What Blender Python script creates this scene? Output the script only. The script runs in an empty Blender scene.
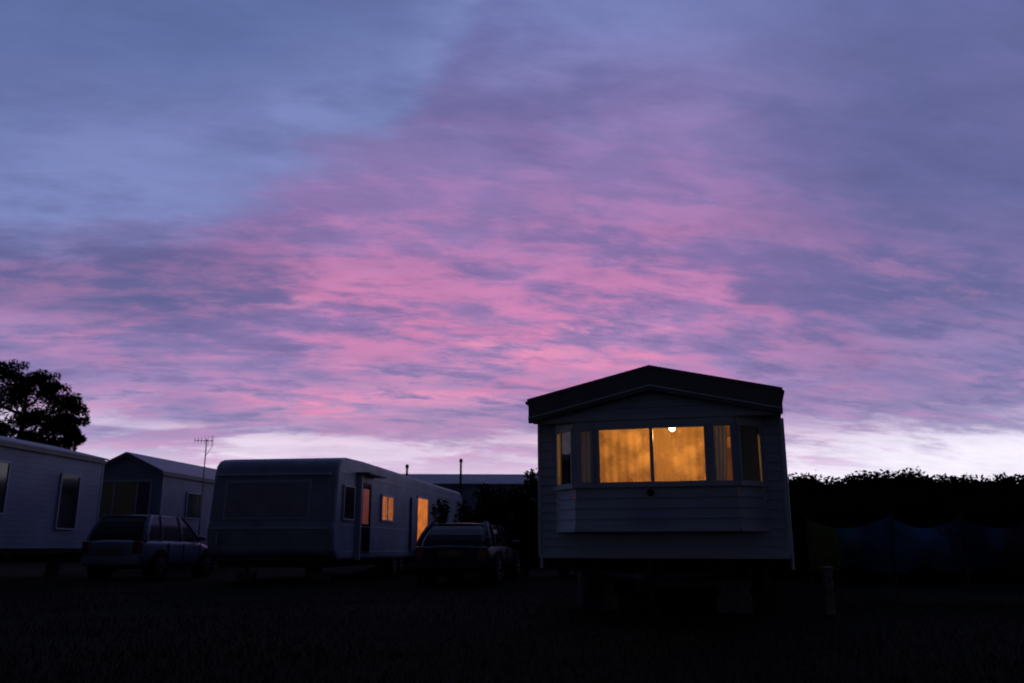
import bpy, math, random
import numpy as np
from mathutils import Vector, Matrix
random.seed(4); rng=np.random.default_rng(7)
D=bpy.data; S=bpy.context.scene
S.view_settings.view_transform='Standard'
try: S.view_settings.look='None'
except Exception: pass
S.view_settings.exposure=0

def lin(r,g,b):
    f=lambda c:(c/255/12.92) if c/255<=.04045 else ((c/255+.055)/1.055)**2.4
    return (f(r),f(g),f(b),1)

# ---------------------------------------------------------------- materials
def mat(name,col,rough=.6,metal=0,var=.25,scale=6,bump=0,spec=.5,bscale=40):
    m=D.materials.new(name); m.use_nodes=True; nt=m.node_tree; n=nt.nodes; l=nt.links
    b=n['Principled BSDF']; b.inputs['Roughness'].default_value=rough; b.inputs['Metallic'].default_value=metal
    b.inputs['Specular IOR Level'].default_value=spec
    tc=n.new('ShaderNodeTexCoord'); no=n.new('ShaderNodeTexNoise')
    no.inputs['Scale'].default_value=scale; no.inputs['Detail'].default_value=5
    l.new(tc.outputs['Object'],no.inputs['Vector'])
    r=n.new('ShaderNodeValToRGB'); r.color_ramp.elements[0].position=.3; r.color_ramp.elements[1].position=.7
    c=np.array(col[:3]); 
    r.color_ramp.elements[0].color=(*(c*(1-var)),1); r.color_ramp.elements[1].color=(*np.minimum(c*(1+var*.6),1),1)
    l.new(no.outputs['Fac'],r.inputs['Fac']); l.new(r.outputs['Color'],b.inputs['Base Color'])
    if bump:
        n2=n.new('ShaderNodeTexNoise'); n2.inputs['Scale'].default_value=bscale; n2.inputs['Detail'].default_value=4
        l.new(tc.outputs['Object'],n2.inputs['Vector'])
        bp=n.new('ShaderNodeBump'); bp.inputs['Strength'].default_value=bump; bp.inputs['Distance'].default_value=.02
        l.new(n2.outputs['Fac'],bp.inputs['Height']); l.new(bp.outputs['Normal'],b.inputs['Normal'])
    return m
def emit(name,col,strength,scale=8,lo=.35):
    m=D.materials.new(name); m.use_nodes=True; nt=m.node_tree; n=nt.nodes; l=nt.links
    b=n['Principled BSDF']; b.inputs['Base Color'].default_value=(.3,.2,.1,1)
    tc=n.new('ShaderNodeTexCoord'); no=n.new('ShaderNodeTexNoise'); no.inputs['Scale'].default_value=scale
    l.new(tc.outputs['Object'],no.inputs['Vector'])
    r=n.new('ShaderNodeValToRGB'); r.color_ramp.elements[0].position=.35; r.color_ramp.elements[1].position=.65
    r.color_ramp.elements[0].color=(*[c*lo for c in col],1); r.color_ramp.elements[1].color=(*col,1)
    l.new(no.outputs['Fac'],r.inputs['Fac']); l.new(r.outputs['Color'],b.inputs['Emission Color'])
    b.inputs['Emission Strength'].default_value=strength
    return m
def glass_mat(name,tint=(1,1,1)):
    m=D.materials.new(name); m.use_nodes=True; nt=m.node_tree; n=nt.nodes; l=nt.links
    n.remove(n['Principled BSDF']); o=n['Material Output']
    t=n.new('ShaderNodeBsdfTransparent'); t.inputs[0].default_value=(*tint,1)
    g=n.new('ShaderNodeBsdfGlossy'); g.inputs['Roughness'].default_value=.03
    f=n.new('ShaderNodeFresnel'); f.inputs[0].default_value=1.5
    mx=n.new('ShaderNodeMixShader'); l.new(f.outputs[0],mx.inputs[0]); l.new(t.outputs[0],mx.inputs[1]); l.new(g.outputs[0],mx.inputs[2])
    l.new(mx.outputs[0],o.inputs['Surface']); return m
def net_mat(name='net_curtain',lo=.92,hi=.38,vs=4.6):
    m=D.materials.new(name); m.use_nodes=True; nt=m.node_tree; n=nt.nodes; l=nt.links
    n.remove(n['Principled BSDF']); o=n['Material Output']
    t=n.new('ShaderNodeBsdfTransparent'); tr=n.new('ShaderNodeBsdfTranslucent'); d=n.new('ShaderNodeBsdfDiffuse')
    tr.inputs[0].default_value=(.80,.66,.44,1); d.inputs[0].default_value=(.5,.48,.45,1)
    a=n.new('ShaderNodeMixShader'); a.inputs[0].default_value=.3; l.new(tr.outputs[0],a.inputs[1]); l.new(d.outputs[0],a.inputs[2])
    tc=n.new('ShaderNodeTexCoord'); v=n.new('ShaderNodeTexVoronoi'); v.inputs['Scale'].default_value=vs; v.feature='SMOOTH_F1'
    no=n.new('ShaderNodeTexNoise'); no.inputs['Scale'].default_value=14; no.inputs['Detail'].default_value=8; no.inputs['Roughness'].default_value=.8
    l.new(tc.outputs['Object'],v.inputs['Vector']); l.new(tc.outputs['Object'],no.inputs['Vector'])
    mm=n.new('ShaderNodeMath'); mm.operation='MULTIPLY'; l.new(v.outputs['Distance'],mm.inputs[0]); l.new(no.outputs['Fac'],mm.inputs[1])
    mr=n.new('ShaderNodeMapRange'); mr.inputs[1].default_value=.10; mr.inputs[2].default_value=.24; mr.inputs[3].default_value=lo; mr.inputs[4].default_value=hi
    l.new(mm.outputs[0],mr.inputs[0])
    b=n.new('ShaderNodeMixShader'); l.new(mr.outputs[0],b.inputs[0]); l.new(t.outputs[0],b.inputs[1]); l.new(a.outputs[0],b.inputs[2])
    l.new(b.outputs[0],o.inputs['Surface']); return m
def cloth_mat():
    m=D.materials.new('curtain_fabric'); m.use_nodes=True; nt=m.node_tree; n=nt.nodes; l=nt.links
    n.remove(n['Principled BSDF']); o=n['Material Output']
    tr=n.new('ShaderNodeBsdfTranslucent'); d=n.new('ShaderNodeBsdfDiffuse'); tr.inputs[0].default_value=(.02,.025,.04,1)
    no=n.new('ShaderNodeTexNoise'); no.inputs['Scale'].default_value=9
    r=n.new('ShaderNodeValToRGB'); r.color_ramp.elements[0].color=(.45,.52,.68,1); r.color_ramp.elements[1].color=(.7,.78,.92,1); l.new(no.outputs['Fac'],r.inputs[0]); l.new(r.outputs[0],d.inputs[0])
    a=n.new('ShaderNodeAddShader'); l.new(tr.outputs[0],a.inputs[0]); l.new(d.outputs[0],a.inputs[1]); l.new(a.outputs[0],o.inputs['Surface']); return m

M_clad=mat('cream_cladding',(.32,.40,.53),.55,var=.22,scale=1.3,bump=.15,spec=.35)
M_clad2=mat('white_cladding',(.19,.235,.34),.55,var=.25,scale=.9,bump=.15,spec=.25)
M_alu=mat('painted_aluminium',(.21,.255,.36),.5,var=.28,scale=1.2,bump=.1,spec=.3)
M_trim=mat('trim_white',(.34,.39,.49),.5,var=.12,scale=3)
M_fascia=mat('roof_fascia_grey',(.08,.088,.11),.55,var=.25,scale=2)
M_roof=mat('roof_sheet',(.12,.12,.14),.6,var=.25,scale=2,bump=.2)
M_roofp=mat('roof_sheet_pale',(.22,.23,.29),.55,var=.2,scale=2,bump=.2)
M_dark=mat('chassis_steel',(.012,.012,.014),.8,var=.4,scale=8,spec=.2)
M_tyre=mat('tyre_rubber',(.01,.01,.01),.9,var=.2,spec=.2)
M_rim=mat('wheel_steel',(.12,.12,.13),.45,metal=.5)
M_pole=mat('galvanised_pole',(.10,.10,.11),.5,metal=.3)
M_block=mat('concrete_block',(.11,.11,.11),.95,var=.35,scale=20,bump=.4,spec=.1)
M_wallin=mat('interior_wall',(.75,.58,.36),.7,var=.1,scale=3)
M_wood=mat('interior_wood',(.25,.13,.05),.5,var=.3,scale=6)
M_stake=mat('stake_wood',(.05,.035,.02),.8,var=.3,scale=6)
M_seat=mat('sofa_fabric',(.35,.16,.1),.9,var=.4,scale=14)
M_curt=cloth_mat()
M_glass=glass_mat('window_glass')
M_dglass=mat('dark_window',(.012,.014,.02),.08,var=.3,scale=2,spec=.45)
M_paneldk=mat('shutter_panel',(.17,.19,.26),.45,var=.25,scale=2)
M_net=net_mat()
M_lit=emit('lit_curtain_orange',(.85,.22,.035),.5)
M_litdoor=emit('lit_doorway',(.95,.24,.035),.7,scale=3,lo=.55)
M_litred=emit('lit_red_curtain',(.7,.10,.05),.16)
M_bulb=emit('lamp_bulb',(1,.8,.42),20,lo=.95)
M_bark=mat('bark',(.03,.025,.02),.9,var=.4,scale=12,bump=.5,spec=.1)
M_leaf=mat('hedge_leaves',(.010,.013,.009),.95,var=.6,scale=1.2,spec=.03)
M_pine=mat('pine_needles',(.012,.015,.011),.9,var=.6,scale=.6,spec=.05)
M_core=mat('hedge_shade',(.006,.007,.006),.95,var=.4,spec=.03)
M_grass=mat('grass_blades',(.008,.0105,.0055),.95,var=.6,scale=.7,spec=.03)

# ---------------------------------------------------------------- helpers
def empty(name,loc,rz=0):
    e=D.objects.new(name,None); S.collection.objects.link(e); e.location=loc; e.rotation_euler=(0,0,rz); e.empty_display_size=.3
    return e
def mo(name,v,f,m,parent=None,smooth=False,bevel=0,seg=2):
    me=D.meshes.new(name); me.from_pydata([tuple(a) for a in v],[],f); me.update()
    o=D.objects.new(name,me); S.collection.objects.link(o)
    if m: me.materials.append(m)
    if parent: o.parent=parent
    if smooth: me.polygons.foreach_set('use_smooth',[True]*len(me.polygons))
    if bevel:
        b=o.modifiers.new('b','BEVEL'); b.width=bevel; b.segments=seg; b.limit_method='ANGLE'
    return o
BF=[(0,3,2,1),(4,5,6,7),(0,1,5,4),(1,2,6,5),(2,3,7,6),(3,0,4,7)]
def box(name,p,x0,x1,y0,y1,z0,z1,m,bevel=.006):
    v=[(x0,y0,z0),(x1,y0,z0),(x1,y1,z0),(x0,y1,z0),(x0,y0,z1),(x1,y0,z1),(x1,y1,z1),(x0,y1,z1)]
    return mo(name,v,BF,m,p,bevel=bevel)
def wbox(name,p,a,b,u0,u1,o0,o1,z0,z1,m,bevel=.004):
    a=Vector(a);b=Vector(b);d=(b-a).normalized(); n=Vector((d.y,-d.x))
    P=lambda u,o,z:(a.x+d.x*u+n.x*o,a.y+d.y*u+n.y*o,z)
    v=[P(u0,o1,z0),P(u1,o1,z0),P(u1,o0,z0),P(u0,o0,z0),P(u0,o1,z1),P(u1,o1,z1),P(u1,o0,z1),P(u0,o0,z1)]
    return mo(name,v,BF,m,p,bevel=bevel)
def siding(name,p,a,b,z0,z1,m,pitch=.12,lip=.014,clip=None):
    a=Vector(a);b=Vector(b);L=(b-a).length;d=(b-a)/L; n=Vector((d.y,-d.x)); v=[];f=[]
    k=max(1,round((z1-z0)/pitch)); h=(z1-z0)/k
    P=lambda u,o,z:(a.x+d.x*u+n.x*o,a.y+d.y*u+n.y*o,z)
    for i in range(k):
        za=z0+i*h; zb=za+h
        ua,ub=(0,L); uc,ud=(0,L)
        if clip: ua,ub=clip(za); uc,ud=clip(zb)
        s=len(v); v+=[P(ua,0,za),P(ub,0,za),P(ua,lip,za),P(ub,lip,za),P(uc,0,zb),P(ud,0,zb)]
        f+=[(s,s+1,s+3,s+2),(s+2,s+3,s+5,s+4)]
    return mo(name,v,f,m,p)
def cyl(name,p,p0,p1,r,m,r2=None,seg=14,bevel=0):
    p0=Vector(p0);p1=Vector(p1);r2=r if r2 is None else r2; d=(p1-p0).normalized()
    q=d.to_track_quat('Z','Y').to_matrix(); v=[];f=[]
    for c,rr in((p0,r),(p1,r2)):
        for i in range(seg):
            t=2*math.pi*i/seg; v.append(c+q@Vector((math.cos(t)*rr,math.sin(t)*rr,0)))
    for i in range(seg):
        j=(i+1)%seg; f.append((i,j,seg+j,seg+i))
    f.append(tuple(range(seg))[::-1]); f.append(tuple(range(seg,2*seg)))
    return mo(name,v,f,m,p,bevel=bevel)
def prism(name,p,poly,y0,y1,m,bevel=0,seg=2,axis='y'):
    n=len(poly)
    if axis=='y': v=[(x,y0,z) for x,z in poly]+[(x,y1,z) for x,z in poly]
    else: v=[(y0,y,z) for y,z in poly]+[(y1,y,z) for y,z in poly]
    f=[tuple(range(n)),tuple(range(2*n-1,n-1,-1))]+[(i,i+n,(i+1)%n+n,(i+1)%n) for i in range(n)]
    o=mo(name,v,f,m,p,bevel=bevel,seg=seg)
    import bmesh
    bm=bmesh.new(); bm.from_mesh(o.data); bmesh.ops.recalc_face_normals(bm,faces=bm.faces); bm.to_mesh(o.data); bm.free()
    return o
def drape(name,p,a,b,z0,z1,m,folds=10,amp=.03,pull=0):
    a=Vector(a);b=Vector(b);L=(b-a).length;d=(b-a)/L;n=Vector((d.y,-d.x)); nu=folds*6; nv=10; v=[];f=[]
    for j in range(nv+1):
        t=j/nv
        for i in range(nu+1):
            s=i/nu; w=1-pull*(t**1.5 if pull>0 else 0)
            u=s*L*w if pull>=0 else L-(1-s)*L*(1+pull*t**1.5)
            o=math.sin(s*folds*2*math.pi+.6*math.sin(3*t))*amp*(.6+.4*t)
            v.append((a.x+d.x*u+n.x*o,a.y+d.y*u+n.y*o,z1+(z0-z1)*t))
    for j in range(nv):
        for i in range(nu):
            k=j*(nu+1)+i; f.append((k,k+1,k+nu+2,k+nu+1))
    return mo(name,v,f,m,p,smooth=True)
def wheel(p,x,y,r=.31,w=.2,side=1):
    cyl('tyre',p,(x-w/2,y,r),(x+w/2,y,r),r,M_tyre,seg=32,bevel=.03)
    xo=x+side*(w/2+.004)
    cyl('wheel_rim',p,(x+side*(w/2-.03),y,r),(xo,y,r),r*.64,M_rim,seg=24,bevel=.01)
    for k in range(6):
        t=k*math.pi/3
        cyl('rim_hole',p,(xo-side*.002,y+math.cos(t)*r*.42,r+math.sin(t)*r*.42),(xo+side*.003,y+math.cos(t)*r*.42,r+math.sin(t)*r*.42),r*.1,M_tyre,seg=10)
    cyl('hub',p,(xo-.01*side,y,r),(xo+side*.02,y,r),r*.13,M_dark,seg=12)
def blocks(p,x,y,ztop):
    n=max(1,int((ztop-.1)/.2)); z=0
    for i in range(n):
        h=.19; box('support_block',p,x-.2+.03*(i%2),x+.2-.02*(i%2),y-.11,y+.11,z,z+h,M_block,.012); z+=h+.003
    cyl('jack',p,(x,y,z),(x,y,ztop),.03,M_dark)
def winframe(p,a,b,u0,u1,z0,z1,m=M_trim,glass=M_glass,t=.035,mull=None,o=0):
    wbox('window_frame_bottom',p,a,b,u0,u1,o-.03,o+.03,z0,z0+t,m)
    wbox('window_frame_top',p,a,b,u0,u1,o-.03,o+.03,z1-t,z1,m)
    wbox('window_frame_side',p,a,b,u0,u0+t,o-.03,o+.028,z0+t,z1-t,m)
    wbox('window_frame_side',p,a,b,u1-t,u1,o-.03,o+.028,z0+t,z1-t,m)
    for q in(mull or []): wbox('window_mullion',p,a,b,q-.02,q+.02,o-.03,o+.026,z0+t,z1-t,m)
    wbox('window_pane',p,a,b,u0+t,u1-t,o-.004,o+.004,z0+t,z1-t,glass,0)

# ================================================================ main caravan
A=math.radians(15.5)
C1=empty('static_caravan',(1.725,10.2,0),-A)
zb,ze=.66,2.24; W=1.435; L1=9.2
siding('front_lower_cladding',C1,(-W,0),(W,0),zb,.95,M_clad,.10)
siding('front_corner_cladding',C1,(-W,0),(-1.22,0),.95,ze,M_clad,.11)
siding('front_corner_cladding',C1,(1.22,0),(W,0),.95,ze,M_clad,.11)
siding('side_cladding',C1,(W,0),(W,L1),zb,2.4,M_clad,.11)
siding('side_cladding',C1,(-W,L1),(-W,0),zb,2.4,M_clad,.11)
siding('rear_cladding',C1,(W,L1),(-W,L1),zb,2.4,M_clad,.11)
for x,y in((-W,0),(W,0),(-W,L1),(W,L1)):
    box('corner_trim',C1,x-.02,x+.02,y-.022,y+.02,zb-.02,2.3,M_trim)
box('bottom_rail',C1,-W-.005,W+.005,-.024,.03,zb-.04,zb+.012,M_trim)
PB=[(-1.22,0),(-.93,-.3),(.93,-.3),(1.22,0)]
for i in range(3):
    a,b=PB[i],PB[i+1]; Lf=(Vector(b)-Vector(a)).length
    siding('bay_cladding',C1,a,b,.95,1.42,M_clad,.115)
    wbox('bay_sill',C1,a,b,-.01,Lf+.01,-.03,.045,1.42,1.458,M_trim)
    wbox('bay_header',C1,a,b,0,Lf,-.03,.02,2.13,ze,M_trim)
    wbox('bay_bottom_rail',C1,a,b,0,Lf,-.02,.022,.92,.962,M_trim)
mo('bay_underside',[(*q,.935) for q in PB],[(0,1,2,3)],M_dark,C1)
a,b=PB[1],PB[2]
zw0,zw1=1.458,2.13
wbox('bay_post',C1,a,b,0,.03,-.03,.012,zw0,zw1,M_clad)
winframe(C1,a,b,.03,.23,zw0,zw1)
wbox('bay_post',C1,a,b,.23,.27,-.03,.012,zw0,zw1,M_trim)
winframe(C1,a,b,.27,1.54,zw0,zw1,mull=[.91],t=.028)
wbox('bay_post',C1,a,b,1.54,1.60,-.03,.012,zw0,zw1,M_trim)
winframe(C1,a,b,1.60,1.83,zw0,zw1,t=.025)
wbox('bay_post',C1,a,b,1.83,1.86,-.03,.012,zw0,zw1,M_clad)
for a2,b2 in((PB[0],PB[1]),(PB[2],PB[3])):
    Lf=(Vector(b2)-Vector(a2)).length
    wbox('bay_post',C1,a2,b2,0,.03,-.03,.01,zw0,zw1,M_clad)
    wbox('bay_post',C1,a2,b2,Lf-.03,Lf,-.03,.01,zw0,zw1,M_clad)
    winframe(C1,a2,b2,.03,Lf-.03,zw0,zw1,t=.025)
drape('net_curtain',C1,(-.65,-.235),(.60,-.235),1.47,2.12,M_net,folds=13,amp=.008)
drape('curtain',C1,(-.93,-.25),(-.66,-.25),1.45,2.13,M_curt,5,.012)
drape('curtain',C1,(.62,-.25),(.84,-.25),1.45,2.13,M_curt,5,.012,pull=.15)
drape('curtain',C1,(.93,-.25),(1.16,-.01),1.45,2.13,M_curt,4,.010,pull=.85)
# gable
def clip(z): h=max(.02,W*(2.535-z)/.31); h=min(h,W); return (W-h,W+h)
box('gable_beam',C1,-W,W,-.335,-.27,2.205,2.262,M_trim)
siding('gable_cladding',C1,(-W,-.3),(W,-.3),2.262,2.52,M_clad,.085,clip=clip)
box('soffit',C1,-W,W,-.27,0.0,ze+.005,ze+.02,M_trim)
box('light_leak_board',C1,-W+.01,W-.01,.0,.03,ze-.02,2.45,M_wallin,0)  # added board, blocks interior lamp light from leaking out above the bay
RW=1.465
for s in(-1,1):
    x=RW*s
    v=[(0,-.44,2.80),(x,-.44,2.46),(x,-.44,2.20),(0,-.44,2.535)]
    v+= [(q[0],-.36,q[2]) for q in v]
    f=[(0,1,2,3),(7,6,5,4),(0,4,5,1),(1,5,6,2),(2,6,7,3)]
    if s<0: f=[tuple(reversed(q)) for q in f]
    mo('gable_fascia',v,f,M_fascia,C1,bevel=.006)
    v=[(0,-.452,2.60),(x,-.452,2.265),(x,-.452,2.245),(0,-.452,2.58)]; v+=[(q[0],-.435,q[2]) for q in v]
    mo('fascia_bead',v,f,M_trim,C1)
    v=[(0,-.45,2.83),(x*1.008,-.45,2.49),(x*1.008,L1+.1,2.49),(0,L1+.1,2.83)]; v+=[(q[0],q[1],q[2]-.035) for q in v]
    mo('roof_panel',v,BF,M_roof,C1)
    xs=sorted((s*W,s*(W+.025))); box('side_fascia',C1,xs[0],xs[1],-.358,L1+.05,2.24,2.44,M_fascia)
    xg=s*1.475; cyl('gutter',C1,(xg,-.46,2.44),(xg,L1,2.44),.022,M_fascia)
    cyl('downpipe',C1,(s*(W+.035),.25,.5),(s*(W+.035),.25,2.24),.022,M_trim)
# interior
WI=W-.03
box('floor',C1,-WI,WI,0.02,L1-.03,.70,.73,M_wood)
mo('bay_floor',[(*q,.965) for q in PB],[(3,2,1,0)],M_wood,C1)
box('ceiling',C1,-WI,WI,.03,L1-.03,2.36,2.39,M_wallin,0)
box('partition',C1,-WI,WI,2.9,2.95,.73,2.36,M_wallin,0)
box('lining',C1,-WI-.01,-WI+.01,.0,2.9,.73,2.36,M_wallin,0); box('lining',C1,WI-.01,WI+.01,.0,2.9,.73,2.36,M_wallin,0)
box('interior_door',C1,.3,.95,2.87,2.9,.73,2.2,M_wood)
box('picture',C1,-.75,-.3,2.875,2.9,1.65,2.05,M_seat)
box('bay_seat',C1,-1.2,1.2,.03,.5,.73,1.15,M_seat,.03)
box('seat_back',C1,-1.2,1.2,-.02,.1,1.0,1.42,M_seat,.03)
cyl('lamp_shade',C1,(.13,.86,2.30),(.13,.86,2.36),.07,M_trim,r2=.03)
bpy.ops.mesh.primitive_uv_sphere_add(radius=.042,segments=16,ring_count=10,location=(.13,.86,2.25)); o=bpy.context.object; o.name='bulb'; o.data.materials.append(M_bulb); o.parent=C1
ld=D.lights.new('ceiling_lamp','POINT'); ld.energy=27; ld.color=(1,.45,.10); ld.shadow_soft_size=.05
lo=D.objects.new('ceiling_lamp',ld); S.collection.objects.link(lo); lo.parent=C1; lo.location=(.13,.5,2.12)
cyl('vent_badge',C1,(-.05,-.33,1.36),(-.05,-.30,1.36),.04,M_dark,seg=20)
for x in(-.75,.75): box('chassis_beam',C1,x-.05,x+.05,-.1,L1-.2,.42,.60,M_dark)
for y in(.2,2,4,6,8): box('cross_member',C1,-1.38,1.38,y-.03,y+.03,.52,.60,M_dark)
for s in(-1,1):
    cyl('drawbar',C1,(s*.7,-.05,.45),(0,-1.0,.42),.04,M_dark)
    wheel(C1,s*1.1,4.2,side=s); wheel(C1,s*1.1,5.0,side=s)
    blocks(C1,s*.8,.45,.5); blocks(C1,s*1.1,7.5,.5)
cyl('hitch',C1,(0,-1.0,.40),(0,-1.18,.42),.06,M_dark); cyl('jockey_post',C1,(0,-.9,.1),(0,-.9,.62),.025,M_dark)
cyl('jockey_wheel',C1,(-.03,-.9,.09),(.03,-.9,.09),.09,M_tyre)
cyl('roof_vent',C1,(.5,3,2.6),(.5,3,2.85),.06,M_trim)

# ================================================================ generic gable static
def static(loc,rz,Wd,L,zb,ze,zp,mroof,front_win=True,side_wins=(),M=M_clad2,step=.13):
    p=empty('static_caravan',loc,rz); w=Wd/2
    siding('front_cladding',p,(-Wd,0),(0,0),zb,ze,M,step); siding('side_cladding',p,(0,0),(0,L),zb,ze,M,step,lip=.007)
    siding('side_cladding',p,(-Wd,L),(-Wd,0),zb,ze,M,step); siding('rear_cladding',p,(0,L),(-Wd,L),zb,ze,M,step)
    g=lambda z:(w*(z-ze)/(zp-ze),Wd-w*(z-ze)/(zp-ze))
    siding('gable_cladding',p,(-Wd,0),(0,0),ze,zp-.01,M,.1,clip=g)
    siding('gable_cladding',p,(0,L),(-Wd,L),ze,zp-.01,M,.1,clip=g)
    for s in(-1,1):
        x=-w+s*(w+.1); zz=ze-.03
        v=[(-w,-.25,zp+.06),(x,-.25,zz+.06),(x,L+.1,zz+.06),(-w,L+.1,zp+.06)]; v+=[(q[0],q[1],q[2]-.05) for q in v]
        mo('roof_panel',v,BF,mroof,p)
        v=[(-w,-.27,zp+.05),(x,-.27,zz+.05),(x,-.27,zz-.09),(-w,-.27,zp-.09)]; v+=[(q[0],-.252,q[2]) for q in v]
        mo('bargeboard',v,BF,M_fascia,p)
        xs=sorted((x,x-s*.03)); box('gutter',p,xs[0],xs[1],-.2,L,zz-.09,zz-.0,M_fascia)
    for x,y in((0,0),(-Wd,0),(0,L)): box('corner_trim',p,x-.022,x+.022,y-.022,y+.022,zb,ze,M_trim)
    box('floor_frame',p,-Wd+.02,-.02,.02,L-.02,zb-.12,zb,M_dark)
    for y in(.6,3,L-.8):
        blocks(p,-.6,y,zb-.12); blocks(p,-Wd+.6,y,zb-.12)
    wheel(p,-.35,L*.5,side=1); wheel(p,-.35,L*.5+.75,side=1)
    for (u0,u1,z0,z1,g_) in side_wins: winframe(p,(0,0),(0,L),u0,u1,z0,z1,glass=g_,t=.04,o=.03,mull=[(u0+u1)/2] if u1-u0>1 else None)
    if front_win:
        winframe(p,(-Wd,0),(0,0),.35,Wd-.35,zb+.85,ze-.25,glass=M_dglass,t=.05,o=.03,mull=[Wd/2-.4,Wd/2+.4])
    return p
TH=math.radians(9)
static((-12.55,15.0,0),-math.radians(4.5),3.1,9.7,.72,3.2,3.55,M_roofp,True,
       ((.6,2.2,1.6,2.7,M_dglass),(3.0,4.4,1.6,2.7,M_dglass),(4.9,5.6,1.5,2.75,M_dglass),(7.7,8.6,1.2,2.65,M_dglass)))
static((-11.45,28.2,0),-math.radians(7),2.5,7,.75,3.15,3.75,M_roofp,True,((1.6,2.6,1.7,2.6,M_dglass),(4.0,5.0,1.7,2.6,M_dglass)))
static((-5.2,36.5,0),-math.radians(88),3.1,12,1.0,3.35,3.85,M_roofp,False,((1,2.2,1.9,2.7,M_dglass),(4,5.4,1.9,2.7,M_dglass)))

# ================================================================ older caravan with sloping front
C2=empty('static_caravan',(-3.95,19.3,0),-TH); Wd=3.02; L=13.5
prof=[(.35,.45),(.02,.62),(-.06,1.15),(.0,1.3),(.10,2.38),(.16,2.6),(.32,2.74),(.8,2.80),(2.0,2.82),(L-.5,2.74),(L-.1,2.55),(L,2.2),(L,.45)]
prism('body',C2,prof,-Wd,0,M_alu,bevel=.11,seg=5,axis='x')
for z in(.62,1.22,2.42):
    box('side_trim',C2,-.0,.012,.35,L-.2,z,z+.03,M_trim)
box('front_waist_rail',C2,-Wd+.12,-.12,-.09,-.05,1.14,1.18,M_trim)
def fp(name,x0,x1,z0,z1,o,m):
    y=lambda z: (.10*(z-1.3)/1.08)
    v=[(x0,y(z0)-o,z0),(x1,y(z0)-o,z0),(x1,y(z0)+.02,z0),(x0,y(z0)+.02,z0),(x0,y(z1)-o,z1),(x1,y(z1)-o,z1),(x1,y(z1)+.02,z1),(x0,y(z1)+.02,z1)]
    return mo(name,v,BF,m,C2,bevel=.006)
fp('front_window_frame',-2.66,-.6,1.36,2.24,.02,M_trim); fp('front_window_shutter',-2.61,-.65,1.41,2.19,.035,M_paneldk)
fp('brow',-2.9,-.15,2.34,2.39,.06,M_trim)
box('grab_handle',C2,-Wd+.3,-Wd+.34,-.14,-.06,.8,1.05,M_trim,.01)
wallA=((0,0),(0,L))
winframe(C2,*wallA,.45,1.2,1.35,2.15,glass=M_dglass,o=.02,t=.04)
wbox('awning_doorway',C2,*wallA,1.5,2.5,-.01,.012,.6,2.3,M_dglass)
wbox('door_curtain',C2,*wallA,1.85,2.3,.005,.02,1.3,2.15,M_litred)
wbox('porch_post',C2,*wallA,1.42,1.5,0,.12,.45,2.5,M_trim); wbox('porch_roof',C2,*wallA,1.3,2.7,0,.35,2.46,2.50,M_fascia)
winframe(C2,*wallA,3.3,4.4,1.4,2.1,glass=M_lit,o=.02,t=.05,mull=[3.85])
winframe(C2,*wallA,9.6,10.6,1.4,2.1,glass=M_dglass,o=.02,t=.05)
wbox('door_opening',C2,*wallA,6.9,8.1,-.01,.02,.65,2.2,M_litdoor)
wbox('door_frame',C2,*wallA,6.84,6.9,0,.04,.6,2.26,M_trim); wbox('door_frame',C2,*wallA,8.1,8.16,0,.04,.6,2.26,M_trim); wbox('door_frame',C2,*wallA,6.9,8.1,0,.04,2.2,2.26,M_trim)
wbox('open_door',C2,(.045,6.80),(.07,6.15),0,.66,0,.04,.65,2.18,M_alu)
for i in range(3): box('step',C2,.05,.35+.28*(2-i),7.0,7.95,.02+.19*i,.19*(i+1),M_block,.01)
box('chassis',C2,-Wd+.3,-.3,.5,L-.4,.3,.45,M_dark)
for y in(.9,5,11.5): blocks(C2,-.6,y,.3); blocks(C2,-Wd+.6,y,.3)
wheel(C2,-.25,6.0,side=1,r=.3); wheel(C2,-.25,5.3,side=1,r=.3)
for s in(-1,1): cyl('drawbar',C2,(-Wd/2+s*.6,.4,.36),(-Wd/2,-.8,.36),.035,M_dark)
box('roof_light',C2,-1.8,-1.2,3,3.6,2.79,2.86,M_trim,.02)

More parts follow.
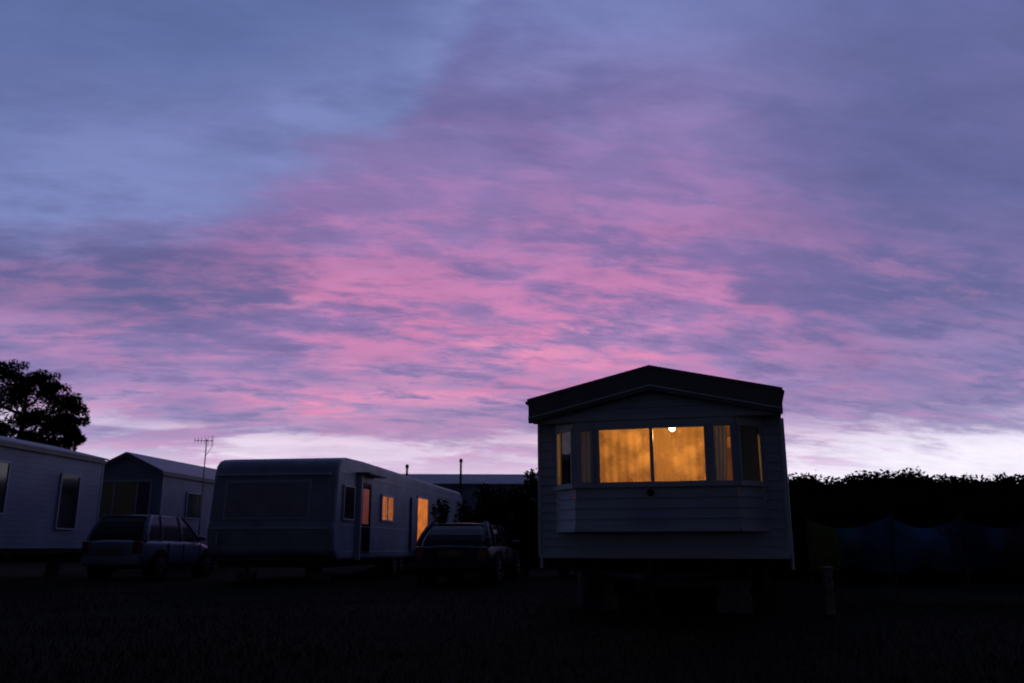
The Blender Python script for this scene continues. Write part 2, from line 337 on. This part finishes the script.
# ================================================================ cars
M_tail=mat('tail_lamp_red',(.12,.005,.006),.25,var=.2)
M_plate=mat('number_plate_yellow',(.10,.085,.03),.5,var=.1)
M_silver=mat('silver_paint',(.13,.165,.24),.32,metal=.3,var=.08,scale=3)
M_navy=mat('dark_blue_paint',(.006,.008,.024),.35,var=.15,scale=3,spec=.25)
def car(loc,rz,L,Wc,H,zbelt,paint,rear_rake,hood):
    p=empty('parked_car',loc,rz); hw=Wc/2; h=L/2
    M=paint
    st=[(-h,.80,.42,zbelt-.12),(-h+.05,.9,.33,zbelt-.03),(-h+.25,.97,.24,zbelt),(-h*.5,1,.22,zbelt),(0,1,.22,zbelt-.01),(h*.42,1,.22,zbelt-.03),
        (h*.52,.99,.22,zbelt-.06),(h-.45,.96,.22,zbelt-.16),(h-.12,.88,.26,zbelt-.27),(h,.74,.38,zbelt-.38)]
    v=[];f=[]
    for y,k,zl,zt in st:
        w=hw*k; half=[(0,zl),(.82*w,zl),(.97*w,zl+.1),(w,(zl+zt)/2),(.97*w,zt-.07),(.88*w,zt),(0,zt+.03)]
        ring=half+[(-x,z) for x,z in half[-2:0:-1]]
        v+=[(x,y,z) for x,z in ring]
    n=12
    for i in range(len(st)-1):
        for j in range(n):
            f.append((i*n+j,i*n+(j+1)%n,(i+1)*n+(j+1)%n,(i+1)*n+j))
    f.append(tuple(range(n))[::-1]); f.append(tuple(range((len(st)-1)*n,len(st)*n)))
    f=[tuple(reversed(q)) for q in f]
    o=mo('body',v,f,M,p,smooth=True); ss=o.modifiers.new('s','SUBSURF'); ss.levels=2; ss.render_levels=2
    yb0=-h+.12; yr0=yb0+rear_rake; yf0=h*.50; yf1=yf0-.75
    bw=.86*hw; rw=.68*hw; zr=H-.05
    zb_=zbelt-.03
    def lerp(a,b,t): return a+(b-a)*t
    v=[];f=[]
    for t in [0,.25,.5,.75,1]:
        z=lerp(zb_,zr,t); w=lerp(bw,rw,t**1.5); ya=lerp(yb0,yr0,t**1.6); yb=lerp(yf0,yf1,t**1.1)
        v+=[(-w*.86,ya,z),(w*.86,ya,z),(w*.97,ya+.06,z),(w,ya+.2,z),(w,yb-.12,z),(w*.85,yb,z),(-w*.85,yb,z),(-w,yb-.12,z),(-w,ya+.2,z),(-w*.97,ya+.06,z)]
    for i in range(4):
        for j in range(10): f.append((i*10+j,i*10+(j+1)%10,i*10+10+(j+1)%10,i*10+10+j))
    f.append(tuple(range(40,50)))
    mo('windows',v,f,M_dglass,p)
    rv=[];rf=[]; ys=np.linspace(yr0-.05,yf1+.06,9)
    for i,y in enumerate(ys):
        t=i/8; cr=.06*math.sin(math.pi*(.12+.72*t))
        for x in(-1.03,-.8,-.4,0,.4,.8,1.03):
            rv.append((x*rw,y,zr-.02+cr*(1-.55*x*x)+ (0 if abs(x)<1 else -.03)))
    for i in range(8):
        for j in range(6): k=i*7+j; rf.append((k,k+1,k+8,k+7))
    o=mo('roof',rv,rf,M,p,smooth=True); sd=o.modifiers.new('t','SOLIDIFY'); sd.thickness=.03
    for s in(-1,1):
        for y0,y1,r in((yb0+.12,yr0+.12,.075),(yf0-.1,yf1-.08,.035),(-.05,-.08,.035),(-h*.52,-h*.46,.04)):
            pp=[]
            for t in (0,.25,.5,.75,1):
                e=1.6 if y0<-h*.6 else 1
                pp.append((s*(lerp(bw,rw,t**1.5)+.002),lerp(y0,y1,t**e),lerp(zb_,zr,t)))
            for q0,q1 in zip(pp,pp[1:]): cyl('pillar',p,q0,q1,r,M,seg=10)
        for yw in(-h+.78,h-.8):
            cyl('wheel_arch',p,(s*(hw-.25),yw,.33),(s*(hw+.004),yw,.33),.375,M_tyre,seg=32)
            wheel(p,s*(hw-.07),yw,r=.31,w=.19,side=s)
        xs=sorted((s*(hw*.66),s*(hw*.90)))
        box('tail_lamp',p,xs[0],xs[1],-h+.0,-h+.14,zbelt-.32,zbelt-.04,M_tail,.03)
        xs=sorted((s*(hw*.5),s*(hw*.85))); box('head_lamp',p,xs[0],xs[1],h-.2,h-.03,zbelt-.40,zbelt-.27,M_dglass,.03)
        box('door_mirror',p,*sorted((s*(hw*.93),s*(hw+.14))),yf0-.32,yf0-.22,zbelt-.02,zbelt+.10,M,.03)
        for y in(-.1,h*.38,-h*.42): box('door_seam',p,*sorted((s*(hw-.02),s*(hw+.003))),y-.006,y+.006,.32,zbelt-.08,M_tyre,0)
        for y in(-.25,h*.28): box('door_handle',p,*sorted((s*(hw-.01),s*(hw+.02))),y-.09,y+.03,zbelt-.17,zbelt-.14,M,.006)
    box('rear_bumper',p,-hw*.86,hw*.86,-h-.06,-h+.2,.32,.54,M,.06)
    box('front_bumper',p,-hw*.78,hw*.78,h-.15,h+.04,.30,.5,M,.05)
    box('number_plate',p,-.26,.26,-h-.03,-h+.02,.60,.71,M_plate,.004)
    cyl('rear_wiper',p,(0,yb0-.01,zb_+.05),(.3,yb0+.03,zb_+.12),.01,M_tyre,seg=6)
    return p
car((-9.2,22.6,0),-TH,3.85,1.68,1.55,.93,M_silver,.34,0)
car((-.90,19.8,-.03),-math.radians(10),4.0,1.68,1.31,.83,M_navy,.45,0)

# ================================================================ foliage
def leafcloud(name,cl,size,m,parent=None,flat=1.0):
    V=[]
    for (cx,cy,cz,rx,ry,rz_,n) in cl:
        d=rng.normal(size=(n,3)); d/=np.linalg.norm(d,axis=1)[:,None]
        r=rng.random(n)**.45; c=np.array([cx,cy,cz])+d*r[:,None]*np.array([rx,ry,rz_])
        u=rng.normal(size=(n,3)); u/=np.linalg.norm(u,axis=1)[:,None]
        w=np.cross(u,rng.normal(size=(n,3))); w/=np.linalg.norm(w,axis=1)[:,None]
        s=size*(.6+.8*rng.random(n))[:,None]
        V.append(np.stack([c-u*s,c+w*s*.45*flat,c+u*s,c-w*s*.45*flat],1))
    V=np.concatenate(V).reshape(-1,3); n=len(V)//4
    me=D.meshes.new(name); me.vertices.add(len(V)); me.vertices.foreach_set('co',V.ravel())
    me.loops.add(len(V)); me.loops.foreach_set('vertex_index',np.arange(len(V)))
    me.polygons.add(n); me.polygons.foreach_set('loop_start',np.arange(n)*4); me.polygons.foreach_set('loop_total',np.full(n,4))
    me.update(); me.validate(); me.materials.append(m)
    o=D.objects.new(name,me); S.collection.objects.link(o)
    if parent: o.parent=parent
    return o
def hedge(pts,zf,thick,n,size,twigs=60,name='hedge',tall=1.0,core=.28):
    p=empty(name,(0,0,0)); cl=[]; pts=[Vector(q) for q in pts]
    tot=sum((pts[i+1]-pts[i]).length for i in range(len(pts)-1)); cv=[];cf=[]
    step=.4; k=int(tot/step); tw=[]
    prev=None
    for i in range(k+1):
        s=i*step; j=0; q=s
        while j<len(pts)-2 and q>(pts[j+1]-pts[j]).length: q-=(pts[j+1]-pts[j]).length; j+=1
        d=(pts[j+1]-pts[j]).normalized(); c=pts[j]+d*q; nn=Vector((d.y,-d.x)); H=zf(s/tot)+.06*math.sin(s*1.3)+.05*math.sin(s*3.1+1)+.04*math.sin(s*.45)+random.uniform(-.05,.06)
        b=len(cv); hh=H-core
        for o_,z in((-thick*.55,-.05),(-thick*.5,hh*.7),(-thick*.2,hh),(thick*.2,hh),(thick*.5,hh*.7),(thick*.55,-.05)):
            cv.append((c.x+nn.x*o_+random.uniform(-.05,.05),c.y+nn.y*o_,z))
        if prev is not None:
            for t in range(5): cf.append((prev+t,prev+t+1,b+t+1,b+t))
        prev=b
        for z in np.arange(.25,H-.1,.45):
            cl.append((c.x+nn.x*random.uniform(-.2,.35),c.y+nn.y*random.uniform(-.2,.35),z,.42,thick*.55,.36,n))
        for _ in range(3): cl.append((c.x+random.uniform(-.25,.25),c.y,H-.22+random.uniform(-.07,.06),.36,thick*.4,.2,int(n*1.5)))
        for _ in range(twigs//12):
            bx=c.x+random.uniform(-.3,.3);by=c.y+random.uniform(-.3,.3)
            tw.append((bx,by,H-.25,random.uniform(.15,.42)*tall))
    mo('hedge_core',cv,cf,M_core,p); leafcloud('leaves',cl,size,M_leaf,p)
    v=[];f=[]
    for bx,by,bz,hh in tw:
        ax,ay=random.uniform(-.12,.12),random.uniform(-.1,.1); s=len(v); r=.006
        v+=[(bx-r,by,bz),(bx+r,by,bz),(bx+ax,by+ay,bz+hh),(bx,by+r,bz)]; f+=[(s,s+1,s+2),(s+1,s+3,s+2)]
        for _ in range(4):
            t=random.uniform(.3,1); q=Vector((bx+ax*t,by+ay*t,bz+hh*t)); e=Vector((random.uniform(-.05,.05),random.uniform(-.03,.03),random.uniform(-.02,.05)))
            s=len(v); v+=[q,q+e+Vector((.010,0,.0)),q+e*1.3,q+e+Vector((-.006,0,.015))]; f.append((s,s+1,s+2,s+3))
    mo('twigs',v,f,M_leaf,p)
    return p
hedge([(3.6,23.5),(9,20.5),(15,18.5),(24,15)],lambda t:2.54+.08*math.exp(-((t-.42)/.14)**2)-.42*t,1.5,60,.055,24,tall=.8,core=.2)
def shrub(loc,h,w,n=1100):
    p=empty('shrub',loc); cl=[]
    for i in range(18):
        t=random.random(); r=w*(.5-.18*t)
        cl.append((random.uniform(-1,1)*w*.36,random.uniform(-.4,.4)*w,.4+(h-.8)*t,r*.6,r*.6,.42,n//4))
    for i in range(7):
        a=i*.9; cyl('stem',p,(0.1*math.cos(a),.1*math.sin(a),0),(w*.3*math.cos(a),w*.3*math.sin(a),h*.7),.04,M_bark,r2=.012,seg=7)
    leafcloud('leaves',cl,.07,M_leaf,p); return p
shrub((-.75,24,0),2.5,1.9); shrub((.3,23.6,0),2.85,1.4); shrub((1.4,24,0),2.45,2.0); shrub((2.6,25,0),2.4,2.2); shrub((-1.7,27,0),2.3,1.6)
hedge([(-60,52),(-20,50),(20,48),(70,44)],lambda t:2.9+.4*math.sin(t*23),2.0,12,.20,12)

def pine(loc,h,clumps,seed=1,nleaf=420,size=.13):
    random.seed(seed); p=empty('pine_tree',loc)
    pts=[(0,0,0,.32),(.15,0,h*.25,.26),(-.1,.1,h*.5,.2),(.2,0,h*.72,.12),(.1,0,h*.93,.04)]
    for a,b in zip(pts,pts[1:]): cyl('trunk',p,a[:3],b[:3],a[3],M_bark,r2=b[3],seg=12)
    cl=[]
    for (x,y,z,r,rz_) in clumps:
        base=Vector((.1,0,max(h*.35,z-abs(x)*.35-.5))); mid=(base+Vector((x,y,z)))/2+Vector((0,0,-.15))
        cyl('limb',p,base,mid,.10,M_bark,r2=.06,seg=7); cyl('limb',p,mid,(x,y,z),.06,M_bark,r2=.015,seg=7)
        for k in range(12):
            a=random.uniform(0,6.28); q=random.uniform(.1,1.0)*r
            cl.append((x+math.cos(a)*q,y+math.sin(a)*q,z+random.uniform(-.5,.5)*rz_,r*.40,r*.40,rz_*.40,nleaf//3))
    leafcloud('needles',cl,size,M_pine,p,flat=.6); return p
cl=[(-4.5,0,7.8,1.8,1.3),(-3.2,.5,9.2,1.6,1.0),(-1.3,0,9.8,1.5,.9),(.2,.4,9.5,1.4,.9),(1.3,-.3,8.9,1.2,.8),(2.2,0,8.1,1.15,.8),(2.4,.3,7.1,1.1,.8),(1.4,0,7.4,1.5,1.1),(-.5,0,8.3,1.7,1.2),
    (-2.2,0,7.9,1.7,1.2),(-3.4,.4,6.4,1.7,1.0),(-.8,-.4,6.8,1.6,1.1),(1.0,.2,6.2,1.5,.9),(2.3,-.2,6.0,1.0,.6),(3.1,0,6.5,.6,.4),(-5.5,0,6.2,1.5,1.0),(-.4,.3,5.8,1.5,.7)]
pine((-26.2,45,0),10.2,cl,3)
random.seed(9)

# ================================================================ ground
v=[];f=[]
xs=np.concatenate([[-1500,-300,-80],np.linspace(-40,40,81),[80,300,1500]]); ys=np.concatenate([[-600,-100,-20],np.linspace(-5,60,66),[100,300,1500]])
for y in ys:
    for x in xs:
        near=abs(x)<=40 and -5<=y<=60
        v.append((x,y,(.018*math.sin(x*1.3+y*.7)+.012*math.sin(y*2.1-x*.6)-.02) if near else -.02))
nx=len(xs)
for j in range(len(ys)-1):
    for i in range(nx-1): k=j*nx+i; f.append((k,k+1,k+nx+1,k+nx))
M_ground=mat('grass_ground',(.008,.010,.006),.95,var=.6,scale=.35,bump=.6,spec=.02,bscale=25)
mo('ground',v,f,M_ground,smooth=True)
n=45000; y=4+rng.random(n)**1.4*17; x=(rng.random(n)-.5)*y*1.7+.0; hgt=.02+.05*rng.random(n)
a=rng.random(n)*6.28; wv=.005; lean=rng.normal(size=(n,2))*.025
z0=.018*np.sin(x*1.3+y*.7)+.012*np.sin(y*2.1-x*.6)-.03
P=np.stack([np.stack([x-np.cos(a)*wv,y-np.sin(a)*wv,z0],1),np.stack([x+np.cos(a)*wv,y+np.sin(a)*wv,z0],1),np.stack([x+lean[:,0],y+lean[:,1],z0+hgt+.01],1)],1).reshape(-1,3)
me=D.meshes.new('grass'); me.vertices.add(len(P)); me.vertices.foreach_set('co',P.ravel()); me.loops.add(len(P)); me.loops.foreach_set('vertex_index',np.arange(len(P)))
me.polygons.add(n); me.polygons.foreach_set('loop_start',np.arange(n)*3); me.polygons.foreach_set('loop_total',np.full(n,3)); me.update(); me.validate()
me.materials.append(M_grass); o=D.objects.new('grass',me); S.collection.objects.link(o)

# ================================================================ windbreak
wbk=empty('windbreak',(0,0,0))
cols=[('green',(.12,.14,.04)),('blue',(.035,.075,.17)),('blue',(.04,.09,.19)),('teal',(.035,.10,.12)),('blue',(.025,.045,.11)),('grey',(.035,.035,.055)),('plum',(.06,.025,.045))]
mats=[mat('windbreak_'+a,c,.9,var=.5,scale=3,spec=.1) for a,c in cols]
posts=[(4.6,13.6),(5.75,13.2),(6.9,13.35),(8.0,13.0)]
for (x,y) in posts: cyl('post',wbk,(x,y,0),(x+.03,y,1.27),.016,M_stake,r2=.012,seg=8)
for i in range(3):
    a=Vector(posts[i]);b=Vector(posts[i+1])
    seq=[(0,.35,0),(.35,.6,3),(.6,1,1)] if i==0 else ([(0,.25,2),(.25,.75,2),(.75,1,4)] if i==1 else [(0,.4,4),(.4,.7,5),(.7,1,6)])
    for s0,s1,mi in seq:
        v=[];f=[];N=8;Q=8
        for q in range(Q+1):
            t=q/Q
            for k in range(N+1):
                s=s0+(s1-s0)*k/N; c=a.lerp(b,s); sag=.22*4*s*(1-s)*(1-.3*s)
                z=(1.22-sag)*(1-t)+(.42-.05*math.sin(s*9+i))*t
                v.append((c.x,c.y-.15*math.sin(math.pi*s)*math.sin(math.pi*t)+.03*math.sin(s*17+t*5+i),z))
        for q in range(Q):
            for k in range(N): w=q*(N+1)+k; f.append((w,w+1,w+N+2,w+N+1))
        mo('fabric',v,f,mats[mi],wbk,smooth=True)

# ================================================================ small things
ta=empty('tv_aerial',(-8.7,24.2,0))
cyl('mast',ta,(0,0,0),(0,0,3.75),.016,M_pole,seg=10); cyl('boom',ta,(-.34,-.05,3.7),(.16,.08,3.7),.01,M_pole,seg=8)
for i in range(6):
    t=i/5; x=-.32+.44*t; y=-.05+.12*t; hl=.07+.06*t; cyl('element',ta,(x,y,3.7-hl),(x,y,3.7+hl),.006,M_pole,seg=6)
cyl('reflector',ta,(.15,.08,3.55),(.15,.08,3.85),.008,M_pole,seg=6); cyl('bracket_arm',ta,(0,0,3.25),(.15,.08,3.55),.008,M_pole,seg=6)
def gas(loc,m):
    p=empty('gas_cylinder',loc); cyl('bottle',p,(0,0,.03),(0,0,.46),.15,m,seg=24,bevel=.04); cyl('shoulder',p,(0,0,.44),(0,0,.52),.13,m,r2=.06,seg=24)
    cyl('foot_ring',p,(0,0,0),(0,0,.05),.12,M_dark,seg=20); cyl('valve',p,(0,0,.5),(0,0,.6),.025,M_rim); cyl('handle_wheel',p,(0,0,.59),(0,0,.61),.04,M_dark)
    cyl('collar',p,(0,0,.50),(0,0,.535),.085,m,seg=20)
M_gas=mat('gas_blue',(.008,.014,.035),.6,spec=.2); gas((.95,10.7,0),M_gas)
tp=empty('water_tap_post',(3.65,10.2,0)); M_w=mat('weathered_white',(.16,.16,.17),.8,var=.4,spec=.1)
box('post',tp,-.045,.045,-.045,.045,0,.5,M_w,.01); box('cap',tp,-.06,.06,-.06,.06,.5,.53,M_w,.01); cyl('tap',tp,(0,-.05,.4),(0,-.13,.4),.014,M_rim); cyl('spout',tp,(0,-.12,.4),(0,-.13,.32),.012,M_rim); box('tap_handle',tp,-.04,.04,-.1,-.08,.43,.44,M_rim,.002)
for (x,y,zt) in ((-4.4,35.9,4.0),(-2.15,36.0,4.25)):
    fp_=empty('chimney_flue',(x,y,0)); cyl('pipe',fp_,(0,0,0),(0,0,zt),.045,M_dark); cyl('cowl',fp_,(0,0,zt-.02),(0,0,zt+.12),.08,M_dark,r2=.06)

# ================================================================ world
w=D.worlds.new('World'); S.world=w; w.use_nodes=True; nt=w.node_tree; N=nt.nodes; Lk=nt.links
bg=N['Background']
def setin(sock,v):
    if isinstance(v,(int,float)): sock.default_value=v
    elif isinstance(v,tuple): sock.default_value=v
    else: Lk.new(v,sock)
def Mt(op,a,b=None,c=None,clamp=False):
    n=N.new('ShaderNodeMath'); n.operation=op; n.use_clamp=clamp; setin(n.inputs[0],a)
    if b is not None: setin(n.inputs[1],b)
    if c is not None: setin(n.inputs[2],c)
    return n.outputs[0]
def ss(x,a,b):
    n=N.new('ShaderNodeMapRange'); n.interpolation_type='SMOOTHSTEP'; setin(n.inputs[0],x)
    inv=a>b
    if inv:a,b=b,a
    setin(n.inputs[1],a);setin(n.inputs[2],b); n.inputs[3].default_value=1 if inv else 0; n.inputs[4].default_value=0 if inv else 1
    return n.outputs[0]
def mixc(f,a,b,mode='MIX'):
    n=N.new('ShaderNodeMix'); n.data_type='RGBA'; n.blend_type=mode; setin(n.inputs[0],f); setin(n.inputs[6],a); setin(n.inputs[7],b); return n.outputs[2]
def ramp(x,pts):
    n=N.new('ShaderNodeValToRGB'); e=n.color_ramp.elements
    while len(e)<len(pts): e.new(.5)
    for k,(p,c) in enumerate(pts): e[k].position=p; e[k].color=c
    setin(n.inputs[0],x); return n.outputs[0]
def noise(vec,scale,detail=6,rough=.55,dist=0,off=0):
    n=N.new('ShaderNodeTexNoise'); n.inputs['Scale'].default_value=scale; n.inputs['Detail'].default_value=detail; n.inputs['Roughness'].default_value=rough; n.inputs['Distortion'].default_value=dist
    if off:
        a=N.new('ShaderNodeVectorMath'); a.operation='ADD'; Lk.new(vec,a.inputs[0]); a.inputs[1].default_value=(off,off*.7,off*.3); vec=a.outputs[0]
    Lk.new(vec,n.inputs['Vector']); return n.outputs['Fac']
tc=N.new('ShaderNodeTexCoord'); sp=N.new('ShaderNodeSeparateXYZ'); Lk.new(tc.outputs['Generated'],sp.inputs[0]); X,Y,Z=sp.outputs
az=Mt('ARCTAN2',X,Y); el=Mt('ARCSINE',Z)
zz=Mt('ADD',Mt('MAXIMUM',Z,0.0),.20); cx=Mt('DIVIDE',X,zz); cy=Mt('DIVIDE',Y,zz)
cb=N.new('ShaderNodeCombineXYZ'); setin(cb.inputs[0],Mt('MULTIPLY',cx,.70)); setin(cb.inputs[1],Mt('ADD',Mt('MULTIPLY',cy,1.5),Mt('MULTIPLY',cx,-.22))); V_=cb.outputs[0]
nb=noise(V_,.8,5,.5,.2); nm=noise(V_,2.0,9,.62,.15,off=5.3); nf=noise(V_,2.8,10,.62,.2,off=14.9); ng=noise(V_,1.5,8,.6,.2,off=21.1); nx_=noise(V_,7.5,8,.64,.25,off=31.3)
E=Mt('DIVIDE',el,1.05)
deg=lambda d:math.radians(d)/1.05
base=ramp(E,[(0,lin(222,214,240)),(deg(5),lin(226,224,248)),(deg(7),lin(204,188,222)),(deg(10),lin(168,146,194)),(deg(16),lin(146,124,178)),(deg(24),lin(126,118,172)),(deg(34),lin(118,127,182)),(deg(58),lin(62,76,122))])
sl=Mt('MULTIPLY',ss(nm,.44,.59),ss(el,.09,.18)); sl=Mt('MULTIPLY',sl,.75)
c=mixc(sl,base,lin(98,102,156))
# dusky pink deck
pm=Mt('MULTIPLY',ss(el,.04,.15),ss(el,.62,.26)); azc=Mt('ABSOLUTE',Mt('ADD',az,.06)); pm=Mt('MULTIPLY',pm,ss(azc,.72,.20))
c=mixc(Mt('MULTIPLY',pm,.42),c,lin(168,118,176))
pn=Mt('ADD',Mt('MULTIPLY',nf,.55),Mt('MULTIPLY',nx_,.45))
low=ss(el,.46,.20)
pk=Mt('MULTIPLY',ss(pn,.46,.58),pm)
c=mixc(Mt('MULTIPLY',pk,Mt('ADD',Mt('MULTIPLY',low,.56),.20)),c,lin(222,132,178))
# slate gaps broken into the pink
gp=Mt('MULTIPLY',Mt('MULTIPLY',ss(pn,.50,.40),low),ss(el,.08,.14)); c=mixc(Mt('MULTIPLY',gp,.6),c,lin(112,108,162))
# bright rose streaks in the lower band
pq=Mt('MULTIPLY',Mt('MULTIPLY',ss(ng,.48,.63),ss(nx_,.42,.60)),Mt('MULTIPLY',ss(el,.08,.13),ss(el,.34,.24))); c=mixc(Mt('MULTIPLY',Mt('MULTIPLY',pq,ss(azc,.85,.45)),.8),c,lin(236,150,186))
# side slate
sd_=Mt('MULTIPLY',ss(az,.18,.50),Mt('MULTIPLY',ss(el,.15,.28),.85)); c=mixc(Mt('MULTIPLY',sd_,ss(nb,.25,.52)),c,lin(94,101,152))
lb=Mt('MULTIPLY',ss(Mt('ADD',az,Mt('MULTIPLY',Mt('SUBTRACT',nb,.5),.3)),-.20,-.40),Mt('MULTIPLY',ss(el,.21,.26),ss(el,.40,.30))); c=mixc(Mt('MULTIPLY',lb,.72),c,lin(90,95,146))
# slate-grey broken band low over the horizon, clear bright gaps below
hs=Mt('MULTIPLY',ss(Mt('ADD',Mt('MULTIPLY',nx_,.5),Mt('MULTIPLY',nm,.5)),.45,.54),Mt('MULTIPLY',ss(el,.085,.12),ss(el,.26,.17))); c=mixc(Mt('MULTIPLY',hs,.6),c,lin(134,128,178))
hb=Mt('MULTIPLY',ss(nm,.60,.46),Mt('MULTIPLY',ss(el,.02,.06),ss(el,.150,.095))); c=mixc(Mt('MULTIPLY',hb,.9),c,lin(246,240,255))
hp=Mt('MULTIPLY',Mt('MULTIPLY',ss(azc,.50,.15),ss(ng,.40,.58)),Mt('MULTIPLY',ss(el,.15,.10),.5)); c=mixc(hp,c,lin(196,164,204))
# clear blue area upper left
edge=ramp(Mt('ADD',Mt('MULTIPLY',az,.5),.5),[(0,(.24,)*3+(1,)),(.22,(.30,)*3+(1,)),(.315,(.355,)*3+(1,)),(.417,(.45,)*3+(1,)),(.455,(.555,)*3+(1,)),(.52,(.72,)*3+(1,))])
dd=Mt('ADD',Mt('ADD',Mt('SUBTRACT',el,edge),Mt('MULTIPLY',Mt('SUBTRACT',nm,.5),.16)),Mt('MULTIPLY',Mt('SUBTRACT',nx_,.5),.06))
bl=ss(dd,-.03,.045)
blue=mixc(ss(dd,.22,.01),lin(92,110,162),lin(130,144,200)); blue=mixc(Mt('MULTIPLY',ss(nf,.42,.60),.65),blue,lin(98,110,162)); blue=mixc(Mt('MULTIPLY',ss(nb,.48,.64),.5),blue,lin(90,102,152))
c=mixc(Mt('MULTIPLY',bl,.9),c,blue)
mot=Mt('ADD',Mt('MULTIPLY',nx_,.46),.78)
mo_=N.new('ShaderNodeVectorMath'); mo_.operation='SCALE'; Lk.new(c,mo_.inputs[0]); Lk.new(mot,mo_.inputs[3]); c=mo_.outputs[0]
dim=Mt('ADD',Mt('MULTIPLY',ss(Y,-.25,.5),.91),.09)
dn=N.new('ShaderNodeVectorMath'); dn.operation='SCALE'; Lk.new(c,dn.inputs[0]); Lk.new(dim,dn.inputs[3])
sky=N.new('ShaderNodeTexSky'); sky.sky_type='NISHITA'; sky.sun_disc=False; sky.sun_elevation=math.radians(1.0); sky.sun_rotation=0
sn=N.new('ShaderNodeVectorMath'); sn.operation='SCALE'; Lk.new(sky.outputs[0],sn.inputs[0]); sn.inputs[3].default_value=.003
ad=N.new('ShaderNodeVectorMath'); ad.operation='ADD'; Lk.new(dn.outputs[0],ad.inputs[0]); Lk.new(sn.outputs[0],ad.inputs[1])
Lk.new(ad.outputs[0],bg.inputs['Color']); bg.inputs['Strength'].default_value=1.0
sl_=D.lights.new('sun','SUN'); sl_.energy=.02; sl_.angle=math.radians(12); sl_.color=(1,.6,.6)
so=D.objects.new('sun',sl_); S.collection.objects.link(so); so.rotation_euler=(math.radians(-88),0,0)

# ================================================================ camera
cd=D.cameras.new('camera'); cd.lens=36*850/1024; cd.sensor_width=36; cd.clip_end=5000
cd.dof.use_dof=True; cd.dof.focus_distance=2.8; cd.dof.aperture_fstop=5.6
co=D.objects.new('camera',cd); S.collection.objects.link(co); co.location=(0,0,.75); co.rotation_euler=(math.radians(103.6),0,0)
S.camera=co
